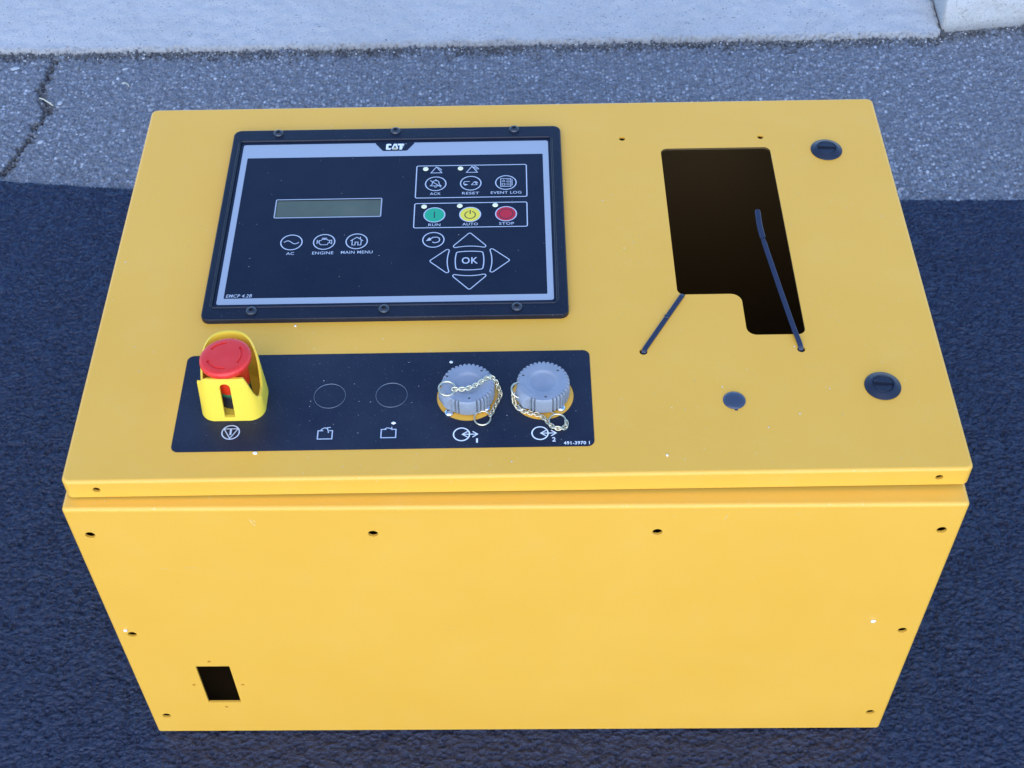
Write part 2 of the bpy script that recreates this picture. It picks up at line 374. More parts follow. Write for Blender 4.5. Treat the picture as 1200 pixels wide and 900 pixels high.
# rubber mat
ME = np.array([(-3, .93), (-.676, .785), (-.4997, .768), (-.2, .757), (.4992, .7345), (.6494, .734), (3, .735)])
def rmat(X, Y, core, shp):
    Z = np.full(X.shape, -.0012); x = X[core]; y = Y[core]
    st = .0016
    a = band(shp, st, .0050, 2.1, .34); b = band(shp, st, .011, 1.5, .4); c = band(shp, st, .2)
    h = -np.abs(a)*.0017-np.clip(b, -1.5, 2)*.00028+.0006
    Z[core] += h+np.clip(c, -2, 1)*.0004
    Z[core] = np.minimum(Z[core], -.0001)
    k = np.clip((Y-.3)/.45, 0, 1)**2; Y2 = Y+k*(np.interp(X, ME[:, 0], ME[:, 1])-.75)
    edge = np.clip((Y-(.75-.004))/.004, 0, 1); Z = Z-edge**2*.0012
    # turn the last row down to the asphalt and tuck it under
    Z = np.vstack([Z, np.full((1, X.shape[1]), -.0075), np.full((1, X.shape[1]), -.0075)])
    Y2 = np.vstack([Y2, Y2[-1:]+.0002, Y2[-1:]-.02]); X2 = np.vstack([X, X[-1:], X[-1:]])
    return grid_mesh(X2, Y2, Z)
xa, xm, xb = axis(-.76, .74, .0016, -2.2, 2.2); ya, ym, _ = axis(-.10, .75, .0016, -2.0, .751)
xs = np.concatenate([xa, xm, xb]); ys = np.concatenate([ya, ym]); X, Y = np.meshgrid(xs, ys)
me = rmat(X, Y, (slice(len(ya), len(ys)), slice(len(xa), len(xa)+len(xm))), (len(ym), len(xm)))
link('rubber_mat', me, RUB, label='black rubber mat with wrinkled leather grain under the yellow box', cat='rubber mat')

# ------------------------------------------------------------------ the enclosure
root = bpy.data.objects.new('control_enclosure', None); COL.objects.link(root)
root['label'] = 'yellow painted steel control box with display panel and red emergency button'; root['category'] = 'control box'
H = 361.6; W2 = 340; BD = 466
def shell(prof, x0, y0, x1, y1, r):
    bm = bmesh.new(); loft(bm, [[(x, y, z) for x, y in rrect(x0, y0, x1, y1, r, 8, i)] for i, z in prof]); return bm
rb = 3.2
arc = lambda r, zt: [(r-r*math.cos(R(a)), zt-r+r*math.sin(R(a))) for a in range(0, 91, 10)]
body = mesh_of(shell([(1.2, 0), (0, 1.2)]+arc(rb, H)+[(26, H), (26, H-2), (2, H-2.0), (2, 2)], -W2, 0, W2, BD, 3.5))
cb = bmesh.new()
for x in (-325.5, 325.5):
    for z in (328.3, 179.4, 32.2): cyl_y(cb, x, z, 3.9, -5, 6)
for x in (-108.6, 108.8): cyl_y(cb, x, 327.9, 3.9, -5, 6)
loft(cb, [[(-282, y, 57.6), (-252.3, y, 57.6), (-252.3, y, 124), (-282, y, 124)] for y in (-5, 6)])
for x, z in ((-268.6, 132.2), (-289.3, 90.6), (-245.6, 90.2), (-267, 48.6)): cyl_y(cb, x, z, 1.6, -5, 6, 16)
for f in cb.faces: pass
bmesh.ops.recalc_face_normals(cb, faces=cb.faces)
INT = mat('interior_shade_brown', (.11, .062, .016), .75)  # dark brown puts the cavity's shade into the colour of the yellow inside
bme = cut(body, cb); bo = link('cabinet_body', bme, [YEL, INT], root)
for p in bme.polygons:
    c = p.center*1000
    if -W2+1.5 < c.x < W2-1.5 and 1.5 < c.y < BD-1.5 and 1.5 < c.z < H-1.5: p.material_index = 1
# a few pale rub marks on the front face
SCF = mat('pale_scuff', (.86, .62, .22), .6); SF2 = Matrix.Rotation(R(90), 4, 'X') @ Matrix.Translation((0, 0, .0002))
for x0, z0, dx, dz, wd_ in ((-200.5, 348, 1.5, -5, .9), (-197.5, 347, .8, -3, .8), (-199, 341.5, 2.5, -1.2, 1.1), (-282, 281, 8, .6, .5), (-262, 282, 11, .4, .45), (160, 350.5, -1.6, -6, .7), (212, 351.2, 3, -1.4, .6), (96, 240, 6, 4, .3), (-60, 190, 10, -3, .3), (40, 120, 5, 7, .3), (230, 90, 9, 1, .35)):
    bm = bmesh.new(); stroke(bm, [(x0, z0), (x0+dx*.5+.3, z0+dz*.5), (x0+dx, z0+dz)], wd_, 0)
    link('scuff_mark', mesh_of(bm), SCF, root, SF2)
bm = bmesh.new(); o = rrect(-W2+22, 22, W2-22, BD-22, 3, 4)
loft(bm, [[(x, y, z) for x, y in rrect(-W2+20, 20, W2-20, BD-20, 4, 4, i)] for i, z in ((0, H), (0, H+1.9), (5.5, H+1.9), (5.5, H), (0, H))], False, False)
link('gasket', mesh_of(bm), mat('black_rubber_gasket', (.015, .015, .016), .8), root)

LD = 436.0; LW = 339.2; T = 18.6
LT = Matrix.Translation((.0018, .0131, .3616+.0029)) @ Matrix.Rotation(.0084, 4, 'Z') @ Matrix.Rotation(-.0031, 4, 'Y') @ Matrix.Rotation(-.0003, 4, 'X') @ Matrix.Translation((0, 0, T/1000))
lid = mesh_of(shell([(0, -T)]+[(i, z) for i, z in arc(3.0, 0)]+[(3.01, 0)][:0], -LW, 0, LW, LD, 6)) if False else None
prof = [(0, -T)]+arc(3.0, 0)
bm = bmesh.new()
loops = [[(x, y, z) for x, y in rrect(-LW, 0, LW, LD, 6, 8, i)] for i, z in prof]
inner = [[(x, y, z) for x, y in rrect(-LW, 0, LW, LD, 6, 8, 2)] for z in (-2, -T)]
rows = loft(bm, loops, False, True)
rin = loft(bm, inner, False, False)
bm.faces.new(rin[0][::-1])
n = len(rows[0])
for i in range(n):
    j = (i+1) % n; bm.faces.new((rin[1][i], rin[1][j], rows[0][j], rows[0][i]))
bmesh.ops.recalc_face_normals(bm, faces=bm.faces)
lidme = mesh_of(bm)
cb = bmesh.new()
def rpoly(pts, rs, seg=8):
    """polygon with each corner rounded"""
    out = []; n = len(pts)
    for i, p in enumerate(pts):
        p = Vector(p); a = (Vector(pts[i-1])-p).normalized(); b = (Vector(pts[(i+1) % n])-p).normalized(); r = rs[i]
        ang = a.angle(b); d = r/math.tan(ang/2); c = p+(a+b).normalized()*(r/math.sin(ang/2))
        s = p+a*d-c; e = p+b*d-c; a0 = math.atan2(s.y, s.x); da = math.atan2(s.x*e.y-s.y*e.x, s.dot(e))
        out += [(c.x+r*math.cos(a0+da*k/seg), c.y+r*math.sin(a0+da*k/seg)) for k in range(seg+1)]
    return out
AP = rpoly([(134.8, 367.6), (134.8, 183.4), (187, 183.4), (187, 137.4), (234, 137.4), (234, 367.6)], [6, 6, 9, 8, 6, 6])
loft(cb, [[(x, y, z) for x, y in AP] for z in (-8, 5)])
for x, y, r in ((100.8, 382.5, 2.8), (227.3, 381.8, 2.8), (102.3, 121, 3.2), (227.9, 121.2, 3.2), (168.8, 69.2, 8.6), (-37, 77, 16), (20.8, 77, 16), (-217.5, 80, 11)):
    cyl(cb, x, y, r, -8, 5, 32)
for x in (-314, 314.8): cyl_y(cb, x, -9.6, 2.9, -5, 6, 20)
bmesh.ops.recalc_face_normals(cb, faces=cb.faces)
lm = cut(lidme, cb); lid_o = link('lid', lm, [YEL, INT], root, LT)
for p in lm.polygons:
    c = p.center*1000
    if (c.z < -1.5 and p.normal.z < -.5) or (133 < c.x < 236 and 136 < c.y < 369 and -2.1 < c.z < -.1 and abs(p.normal.z) < .3): p.material_index = 1  # lid underside and cutout walls take the painted-in shade too
link_l = lambda name, bmx, m, **k: link(name, mesh_of(bmx), m, k.pop('parent', root), k.pop('mw', LT), **k)
I4 = Matrix.Identity(4)
# plug in the round hole
bm = bmesh.new(); lathe(bm, [(8.3, -3), (8.7, .15), (8.8, .45), (8.4, .9), (7.2, 1.5), (5.4, 1.95), (3, 2.25), (.5, 2.35)], 40, (168.8, 69.2)); box(bm, 168.2, 59.2, -.2, 170.6, 61.2, .2)
link_l('hole_plug', bm, PLG, smooth=40)

# ------------------------------------------------------------------ control module
BZ = 5.0
bm = bmesh.new(); bx = (-255.6, 158.4, 44.4, 397.0)
pr = [(0, 0), (0, BZ-1.2), (.2, BZ-.6), (.6, BZ-.2), (1.2, BZ)]
L = [[(x, y, z) for x, y in rrect(*bx, 7, 10, i)] for i, z in pr]
inn = (-247.8, 173.4, 34.6, 380.4)
L += [[(x, y, z) for x, y in rrect(inn[0]-2.2, inn[1]-2.2, inn[2]+2.2, inn[3]+2.2, 4.2, 10)] for z in (BZ,)]
L += [[(x, y, z) for x, y in rrect(inn[0]-1.6, inn[1]-1.6, inn[2]+1.6, inn[3]+1.6, 3.6, 10)] for z in (BZ+.55,)]
L += [[(x, y, z) for x, y in rrect(inn[0]-.8, inn[1]-.8, inn[2]+.8, inn[3]+.8, 2.8, 10)] for z in (BZ+.5,)]
L += [[(x, y, z) for x, y in rrect(*inn, 2.0, 10)] for z in (BZ-.3, 3.2)]
loft(bm, L)
mod = link_l('control_module', bm, BEZ, label='black framed control module with display and membrane keys')
E_ = lambda x, y: (x*.99522+.03, y*.99522-2.95)
EM = Matrix(((.99522e0, 0, 0, .00003), (0, .99522, 0, -.00295), (0, 0, 1, 0), (0, 0, 0, 1)))   # artwork drawn in millimetres, then laid on the recessed face
def art(name, bmx, m, **k):
    me = mesh_of(bmx); me.transform(EM); return link(name, me, m, mod, I4, **k)
MZ = 4.0
bm = bmesh.new(); L = [[(x, y, z) for x, y in rrect(-248.2, 176.9, 34.9, 385.0, 2.4, 8)] for z in (3.3, MZ)]; loft(bm, L)
cb = bmesh.new(); loft(cb, [[(x, y, zz) for x, y in ((-208.1, 283.8), (-116.1, 283.8), (-116.1, 306.2), (-208.1, 306.2))] for zz in (2, 6)])
fm = cut(mesh_of(bm), cb); fm.transform(EM); link('faceplate', fm, MEM, mod, I4)
z = MZ+.08
# silver border band, with the dark notch for the logo
bm = bmesh.new()
outer = rrect(-246, 179.6, 32.7, 381.6, 2.2, 6); innr = rrect(-240.7, 186.6, 27.5, 363.2, .8, 6)
vo = [bm.verts.new((x, y, z)) for x, y in outer]; vi = [bm.verts.new((x, y, z)) for x, y in innr]
for i in range(len(vo)):
    j = (i+1) % len(vo); bm.faces.new((vo[i], vo[j], vi[j], vi[i]))
art('silver_border', bm, SIL)
bm = bmesh.new(); poly(bm, rpoly([(-126, 381.9), (-118, 370.4), (-96, 370.4), (-88.8, 381.9)], [1, 2, 2, 1], 4), z+.05, 0)
lz = z+.12
def P2(pts): poly(bm, pts, lz, 1)
t, b = 380.2, 372.0
P2([(-114.6, t), (-115.4, t-.9), (-115.4, b+.9), (-114.6, b), (-111.3, b), (-110.9, b+.8), (-110.9, b+2.3), (-113.2, b+2.3), (-113.2, t-2.3), (-110.6, t-2.3), (-110.6, t-.9), (-111.4, t)])
P2([(-108.3, t), (-110.4, b+1.4), (-108.8, b+1.4), (-107.7, 377.6), (-106.7, 377.6), (-105.6, b+1.4), (-104.1, b+1.4), (-105.9, t)])
P2([(-105.1, t), (-104.6, 377.9), (-103.0, 377.9), (-103.0, b), (-100.8, b), (-100.8, 377.9), (-99.0, 377.9), (-99.0, t)])
disc(bm, -97.2, 380, .3, lz, 10, 1); poly(bm, [(-110.0, b), (-104.2, b), (-107.1, 375.4)], lz+.02, 2)
art('logo', bm, [MEM, WHB, TAN], label='small dark notch with a white three-letter logo')
bm = bmesh.new(); text_into(bm, 'EMCP 4.2B', -228.2, 189.6, 21.5, 3.7, z, shear=.15); art('lettering', bm, WHT)
# display
bm = bmesh.new(); poly(bm, [(-207.9, 284.0), (-116.3, 284.0), (-116.3, 306.0), (-207.9, 306.0)], 3.25)
art('display_screen', bm, LCD, label='blank grey-green display window')
bm = bmesh.new(); stroke(bm, rrect(-208.6, 283.4, -115.7, 306.7, 1, 3), 1.1, z, True)
art('display_outline', bm, SIL)
# group outlines
for a in ((-86.2, 306.2, 12.4, 348.9), (-86.3, 268, 12.2, 299.0)):
    bm = bmesh.new(); stroke(bm, rrect(*a, 1.6, 4), .9, z, True); art('key_group_outline', bm, WHT)
LWD = .85
def key(cx, cy, draw, label, face=None, r=9.2):
    bm = bmesh.new(); mats = [MEM, WHT, DKP, face or MEM]
    loft(bm, [[(x, y, zz) for x, y in circ(cx, cy, rr, 40)] for rr, zz in ((r-.3, MZ-.05), (r-.35, MZ+.10), (r-.8, MZ+.16))], False, True, mi=3)
    ZS[0] = 0; stroke(bm, circ(cx, cy, r-.1, 44), .95, MZ+.18, True, 1)
    draw(bm, cx, cy, MZ+.24); art('key', bm, mats, label=label)
def k_ac(b, x, y, z): stroke(b, [(x-6.4+12.8*i/24, y+1.9*math.sin(2*math.pi*i/24)) for i in range(25)], .8, z, mi=1)
def k_eng(b, x, y, z):
    stroke(b, [(x+p, y+q) for p, q in [(-4.4, 1.6), (-3.0, 1.6), (-1.8, 3), (2.2, 3), (3.4, 1.8), (4.6, 1.8), (4.6, -1), (3.6, -1.4), (2.8, -3.6), (-2.8, -3.6), (-4.2, -1.6)]], .65, z, True, 1)
    stroke(b, [(x-2.2, y+4.4), (x+2.2, y+4.4)], .9, z, mi=1); stroke(b, [(x, y+4.4), (x, y+3)], .7, z, mi=1)
    stroke(b, [(x-6, y+2.4), (x-6, y-2.4)], .7, z, mi=1); stroke(b, [(x-6, y), (x-4.2, y)], .7, z, mi=1)
    stroke(b, [(x+4.6, y+1.2), (x+6.4, y+2), (x+6.6, y-2.4), (x+4.6, y-1)], .65, z, mi=1)
def k_home(b, x, y, z):
    stroke(b, [(x-5.4, y+.5), (x, y+5), (x+5.4, y+.5)], .75, z, mi=1)
    stroke(b, [(x-3.8, y+1.4), (x-3.8, y-4.6), (x-1.2, y-4.6), (x-1.2, y-1), (x+1.2, y-1), (x+1.2, y-4.6), (x+3.8, y-4.6), (x+3.8, y+1.4)], .7, z, mi=1)
    stroke(b, [(x+2.9, y+5.2), (x+2.9, y+2.8)], .8, z, mi=1)
def k_bell(b, x, y, z):
    stroke(b, [(x-4.8, y-2.8), (x-3.2, y-1), (x-2.8, y+2), (x-1.5, y+4), (x+1.5, y+4), (x+2.8, y+2), (x+3.2, y-1), (x+4.8, y-2.8)], .7, z, True, 1)
    stroke(b, circ(x, y-3.6, 1.1, 10, 180, 360), .6, z, mi=1); stroke(b, [(x-5, y+4.4), (x+5, y-4.6)], .7, z, mi=1); disc(b, x, y+4.9, .7, z, 10, 1)
def tri(b, x, y, z, s, w_, arcs):
    stroke(b, [(x-s, y-s*.8), (x+s, y-s*.8), (x, y+s*.85)], w_, z, True, 1)
    for k in range(arcs): stroke(b, circ(x-.3*s, y-s*.6, s*(1.35+.32*k), 8, 22, 68), w_, z, mi=1)
def k_reset(b, x, y, z):
    tri(b, x+3.2, y-.2, z, 2.5, .6, 2); stroke(b, [(x-1, y+2.2), (x-5.4, y+2.2), (x-6.2, y+1), (x-6.2, y-1.2), (x-5.2, y-2)], .7, z, mi=1)
    poly(b, [(x-5.4, y-.6), (x-5.4, y-3.2), (x-2.2, y-2)], z+.05, 1)
def k_log(b, x, y, z):
    stroke(b, [(x-4.6, y-5.2), (x+4.4, y-5.2), (x+4.4, y+5.2), (x-4.6, y+5.2)], .65, z, True, 1); stroke(b, [(x+5.6, y-4), (x+5.6, y+4)], .5, z, mi=1)
    for q in (3.2, 1.2, -1.0, -3.2): stroke(b, [(x+.4, y+q), (x+3.4, y+q)], .6, z, mi=1)
    tri(b, x-2, y+2.4, z, 1.2, .45, 0); stroke(b, rrect(x-3.3, y-3.6, x-.9, y-1, .3, 2), .5, z, True, 1)
def k_run(b, x, y, z): stroke(b, [(x, y+4), (x, y-4)], .9, z, mi=2)
def k_auto(b, x, y, z): stroke(b, circ(x, y-.6, 4.6, 24, 110, 430), .8, z, mi=2); stroke(b, [(x, y+5.6), (x, y+.6)], .9, z, mi=2)
def k_stop(b, x, y, z): stroke(b, circ(x, y, 6, 32), .7, z, True, 2)
def k_back(b, x, y, z):
    stroke(b, [(x-3.6, y+.4), (x-.4, y+3)]+circ(x+2, y, 3.4, 12, 90, -80)[1:]+[(x+.5, y-3.6), (x-.8, y-2.6)], .9, z, mi=1)
    poly(b, [(x-6.4, y-1.4), (x-1.6, y-.6), (x-3.4, y+3.0)], z+.06, 1)
key(-190.5, 252.4, k_ac, 'round key with a wave symbol')
key(-162.4, 252.4, k_eng, 'round key with an engine symbol')
key(-134.5, 252.5, k_home, 'round key with a house symbol')
key(-68.6, 324.6, k_bell, 'round key with a crossed-out bell')
key(-37.4, 324.6, k_reset, 'round key with an arrow and warning triangle')
key(-6.1, 324.8, k_log, 'round key with a list symbol')
key(-68.7, 284.1, k_run, 'green round run key', GRN)
key(-37.5, 284.0, k_auto, 'yellow round auto key', YBT)
key(-6.2, 284.2, k_stop, 'red round stop key', RDB)
key(-68.7, 252.8, k_back, 'round key with a curved back arrow')
for s, x, y, wd, ht in (('AC', -190.4, 238.9, 6.6, 3.3), ('ENGINE', -162.6, 239, 18, 3.4), ('MAIN MENU', -133.6, 239.3, 27, 3.4),
        ('ACK', -68.6, 311.6, 9.6, 3.3), ('RESET', -37.4, 311.6, 15, 3.3), ('EVENT LOG', -6.0, 311.8, 27, 3.4),
        ('RUN', -68.4, 271.6, 10.4, 3.3), ('AUTO', -37.4, 271.9, 13.4, 3.3), ('STOP', -5.8, 272, 13, 3.3)):
    bm = bmesh.new(); text_into(bm, s, x, y, wd, ht, z); art('lettering', bm, WHT)
for x, y in ((-78.1, 344.8), (-46.8, 344.8), (-78, 295.0), (-46.7, 295.3), (-15.6, 295.6)):
    bm = bmesh.new(); L = [[(px, py, zz) for px, py in circ(x, y, rr, 20)] for rr, zz in ((2.5, MZ), (2.4, MZ+.3), (1.8, MZ+.45))]; loft(bm, L)
    art('indicator_lamp', bm, LED)
for x, n_ in ((-68.4, 1), (-36.5, 2)):
    bm = bmesh.new(); tri(bm, x, 343.2, z, 4.9, .75, n_); art('warning_symbol', bm, [MEM, WHT])
# arrow keys round the OK key
def bowed(p, q, bow, n_=8):
    p = Vector(p); q = Vector(q); d = q-p; nn = Vector((-d.y, d.x)).normalized()
    return [tuple(p+d*i/n_+nn*bow*4*(i/n_)*(1-i/n_)) for i in range(n_+1)]
cx, cy = -37.4, 227
for lab, tip, p, q, bow in (('up arrow key', (-37.5, 261.4), (-53.2, 242.9), (-21.8, 242.9), 1.6), ('down arrow key', (-37.3, 192.6), (-21.6, 210.7), (-53.2, 210.7), 1.6),
        ('left arrow key', (-71.6, 227.1), (-54.7, 210.8), (-54.7, 243), 1.6), ('right arrow key', (-3.0, 226.9), (-20.1, 243), (-20.1, 210.8), 1.6)):
    B = bowed(p, q, -bow if lab in ('up arrow key',) else -bow)
    B = bowed(p, q, bow if lab == 'x' else -abs(bow)*(-1 if lab in ('up arrow key', 'down arrow key', 'left arrow key', 'right arrow key') else 1))
    pts = rpoly([tip, p, q], [1.6, 1.6, 1.6], 4)
    # swap the straight base for the bowed one
    k = len(pts)//3; pts = pts[:2*k-1]+[b_ for b_ in bowed(pts[2*k-1], pts[2*k], bow)]+pts[2*k+1:]
    bm = bmesh.new(); stroke(bm, pts, .85, z, True); art('key', bm, WHT, label=lab)
bm = bmesh.new(); sq = []
c4 = [(-48.8, 216.6), (-26, 216.6), (-26, 237.6), (-48.8, 237.6)]; rp = rpoly(c4, [2]*4, 4)
for i in range(4):
    seg_ = rp[i*5:(i+1)*5]; sq += seg_; nx_ = rp[((i+1)*5) % 20]; sq += bowed(seg_[-1], nx_, -.7, 6)[1:-1]
stroke(bm, sq, .9, z, True); text_into(bm, 'OK', -37.2, 227.1, 13.6, 7.8, z+.1, fat=.01); art('key', bm, WHT, label='square key marked OK')
# bezel screws
def dome_screw(cx, cy, z0, r=4.6):
    bm = bmesh.new(); pr = [(r*.98, 0), (r, .7)]+[(r*math.cos(R(a)), .7+2.0*math.sin(R(a))) for a in (20, 35, 50, 62)]
    hexr = r*.42; n_ = 36
    L = [[(cx+rr*math.cos(2*math.pi*i/n_), cy+rr*math.sin(2*math.pi*i/n_), z0+zz) for i in range(n_)] for rr, zz in pr]
    def hexp(i): a = 2*math.pi*i/n_; k = a % (math.pi/3)-math.pi/6; return hexr*math.cos(math.pi/6)/math.cos(k), a
    for zz in (pr[-1][1]+.02, .3): L.append([(cx+hexp(i)[0]*math.cos(hexp(i)[1]), cy+hexp(i)[0]*math.sin(hexp(i)[1]), z0+zz) for i in range(n_)])
    loft(bm, L); return bm
for x, y in ((-214.6, 391.3), (-107, 392.2), (1.9, 392), (-214.6, 167.2), (-106.3, 167.3), (2.1, 167.3)):
    link('screw', mesh_of(dome_screw(x, y, BZ-.1)), SCR, mod, I4, smooth=35)

# ------------------------------------------------------------------ legend plate with symbols
bm = bmesh.new(); L = [[(x, y, zz) for x, y in rrect(-261, 26.8, 59.2, 123.5, 5.5, 8)] for zz in (.02, .35)]; loft(bm, L)
cb = bmesh.new(); cyl(cb, -37, 77, 24.1, -3, 3, 64); cyl(cb, 20.9, 77, 24.1, -3, 3, 64)
for x in (-144.5, -96.4):
    n_ = 56
    ro = [[(x+rr*math.cos(2*math.pi*i/n_), 79.7+rr*math.sin(2*math.pi*i/n_), zz) for i in range(n_)] for rr, zz in ((11.8, .2), (11.8, 1), (12.5, 1), (12.5, .2), (11.8, .2))]
    loft(cb, ro, False, False)
bmesh.ops.recalc_face_normals(cb, faces=cb.faces)
leg = link('legend_plate', cut(mesh_of(bm), cb), LEG, root, LT, label='long black legend plate printed with white symbols')
def sym(name, bmx, m=WHT, **k): return link(name, mesh_of(bmx), m, leg, I4, **k)
z = .42
for x in (-144.5, -96.4):   # raised rim of each covered hole
    bm = bmesh.new(); n_ = 56
    loft(bm, [[(x+rr*math.cos(2*math.pi*i/n_), 79.7+rr*math.sin(2*math.pi*i/n_), zz) for i in range(n_)] for rr, zz in ((12.5, .3), (12.32, .7), (12.12, .7), (11.9, .3))], False, False)
    link('covered_hole_rim', mesh_of(bm), mat('film_edge', (.12, .14, .18), .25), leg, I4, smooth=60)
bm = bmesh.new(); x, y = -217.5, 45; stroke(bm, circ(x, y, 6.6, 40), 1.0, z, True)
stroke(bm, [(x-5.4, y+3.4), (x+5.4, y+3.4), (x, y-5.8)], .8, z, True); stroke(bm, [(x, y+3.2), (x, y-2.6)], 1.5, z); sym('symbol', bm, label='white circle with an inverted triangle')
bm = bmesh.new(); x, y = -145.4, 42
stroke(bm, [(x-1.5, y+3.2), (x-5.4, y+3.2), (x-5.4, y-4.8), (x+5.6, y-4.8), (x+5.6, y+3.2), (x+3, y+3.2)], .85, z)
stroke(bm, [(x-3.6, y+3.2), (x-2.4, y+5), (x-.4, y+6), (x+1.6, y+5.2), (x+2.4, y+2.8), (x+2.6, y+1)], .8, z); stroke(bm, [(x+1, y+6), (x+4, y+6.4)], .8, z)
sym('symbol', bm, label='white open box symbol at left')
bm = bmesh.new(); x, y = -97, 42.2
stroke(bm, [(x-1.8, y+3.4), (x-5.6, y+3.4), (x-5.6, y-4.6), (x+5.6, y-4.6), (x+5.6, y+3.4), (x+2.6, y+3.4)], .85, z)
stroke(bm, [(x-3.4, y+3.4), (x-1.6, y+4.8), (x+.6, y+4.6), (x+2.4, y+3.4), (x+2.2, y+5.8)], .8, z)
sym('symbol', bm, label='white open box symbol at right')
for x0, s, tx in ((-41.4, '1', -29.6), (18.2, '2', 28.6)):
    bm = bmesh.new(); y = 39.7; stroke(bm, circ(x0, y, 6.1, 40), 1.0, z, True)
    stroke(bm, [(x0+4.6, y+2.7), (x0+.6, y), (x0+4.6, y-2.7)], .8, z); stroke(bm, [(x0+1, y), (x0+11.4, y)], .75, z)
    stroke(bm, [(x0+8.4, y+2.7), (x0+12.2, y), (x0+8.4, y-2.7)], .8, z)
    text_into(bm, s, tx, 33.6, 1.4 if s == '1' else 2.6, 4.2, z, fat=.02); sym('symbol', bm, WHB, label='white circle and double arrow numbered '+s)
bm = bmesh.new(); text_into(bm, '491-3970 1', 45.7, 29.9, 19.6, 3.2, z, fat=.02); sym('lettering', bm, WHB)

# ------------------------------------------------------------------ emergency stop
ex, ey = -217.5, 80
bm = bmesh.new(); NP = 160; half = 24.8; rc = 13.0
def super_outline(off):
    x0, y0, x1, y1 = ex-half+off, ey-half+1+off, ex+half-off, ey+half+1-off; base = []
    for qx, qy, rr, a0 in ((x1, y0, 12, -90), (x1, y1, 23, 0), (x0, y1, 23, 90), (x0, y0, 12, 180)):
        rr -= off; cx_, cy_ = (qx-rr if qx == x1 else qx+rr), (qy-rr if qy == y1 else qy+rr)
        base += [(cx_+rr*math.cos(R(a0+7.5*i)), cy_+rr*math.sin(R(a0+7.5*i))) for i in range(13)]
    # resample evenly
    P = [Vector(p) for p in base]; P.append(P[0]); d = [0]
    for a, b in zip(P, P[1:]): d.append(d[-1]+(b-a).length)
    out = []; k = 0
    for i in range(NP):
        s = d[-1]*i/NP
        while d[k+1] < s: k += 1
        f = (s-d[k])/(d[k+1]-d[k]); out.append(P[k].lerp(P[k+1], f))
    return out
def sm(t): t = max(0, min(1, t)); return t*t*(3-2*t)
def top_z(p):
    x, y = p[0]-ex, p[1]-ey
    if y < -5:      # front wall with chamfered shoulders, then the notch
        f = 40.5-(sm((x-14)/9.5)*23 if x > 0 else sm((-x-17)/7)*6)
        g = 17+sm((y+13)/10)*0
        if x < 0: return f-sm((y+13)/8)*20
        return max(f, g) if y < -16 else 17.5
    back = 17.5+31.5*math.sin(math.pi/2*min(1, max(0, (y+5)/30.5)))**1.1
    return back
def wall_pt(p, zt, h):
    lean = .17*zt*h if p[1]-ey < -14 else 0
    k = sm((-(p[1]-ey)-10)/10); return (ex+(p[0]-ex)*(1-.0022*zt*h), p[1]+.17*zt*h*k, zt*h)
O = super_outline(0); I_ = super_outline(2.6)
rows = []
for h in [0, .02, .25, .5, .75, .94, 1.0]:
    src = O if h < .99 else super_outline(.5)
    rows.append([wall_pt(q, top_z(p)+(.0 if h < .99 else .5), h) for p, q in zip(O, src)])
src = super_outline(2.1); rows.append([wall_pt(q, top_z(p)+.5, 1.0) for p, q in zip(O, src)])
for h in (.94, .5, .06): rows.append([wall_pt(q, top_z(p), h) for p, q in zip(O, I_)])
rows.append([(q[0], q[1], 2.4) for q in super_outline(2.8)])
loft(bm, rows)
bmesh.ops.recalc_face_normals(bm, faces=bm.faces)
cb = bmesh.new()
sl = rpoly([(-222.6, 4), (-214.6, 4), (-214.6, 36.5), (-222.6, 36.5)], [.6, .6, 3.8, 3.8], 5)
loft(cb, [[(px, yy, pz) for px, pz in sl] for yy in (45, 70)])
bmesh.ops.recalc_face_normals(cb, faces=cb.faces)
shroud = link('emergency_stop', cut(mesh_of(bm), cb), SHR, root, LT, smooth=32, label='emergency stop with bright yellow guard and red mushroom button')
bm = bmesh.new(); lathe(bm, [(13.5, 2.2), (13.5, 15), (12.8, 15.5)], 48, (ex, ey)); link('collar', mesh_of(bm), BLK, shroud, I4, smooth=40)
bm = bmesh.new(); lathe(bm, [(13.2, 15.55), (13.6, 16), (13.6, 18.4), (13.2, 18.8)], 48, (ex, ey)); link('indicator_band', mesh_of(bm), mat('green_band', (.02, .16, .06), .5), shroud, I4, smooth=40)
bm = bmesh.new(); lathe(bm, [(13.4, 18.85), (14, 20), (14.4, 32), (15.4, 38), (17.2, 43.6)], 48, (ex, ey)); link('stem', mesh_of(bm), ORG, shroud, I4, smooth=50)
# mushroom head, slightly tipped
bm = bmesh.new()
lathe(bm, [(16.4, -6.5), (18.5, -5.6), (19.5, -4.2), (19.7, -2.6), (19.4, -1.0), (18.4, 0), (17.4, .35), (14.2, .5), (13.9, -.4), (12.5, -.4), (12.2, .5), (7, .62), (1, .66)], 64)
# keep the groove only as three arrow arcs: fill it elsewhere
for a0, a1 in ((38, 92), (148, 200), (278, 322)):
    n_ = 8
    loft(bm, [[(rr*math.cos(R(a0+(a1-a0)*i/n_)), rr*math.sin(R(a0+(a1-a0)*i/n_)), .52) for i in range(n_+1)] for rr in (14.25, 12.15)], False, False, closed=False)
hm = Matrix.Translation((ex/1000, (ey-2)/1000, .051)) @ Matrix.Rotation(R(-3), 4, 'Y') @ Matrix.Rotation(R(-2), 4, 'X')
link('button_head', mesh_of(bm), RED, shroud, hm, smooth=35, label='red mushroom button head')

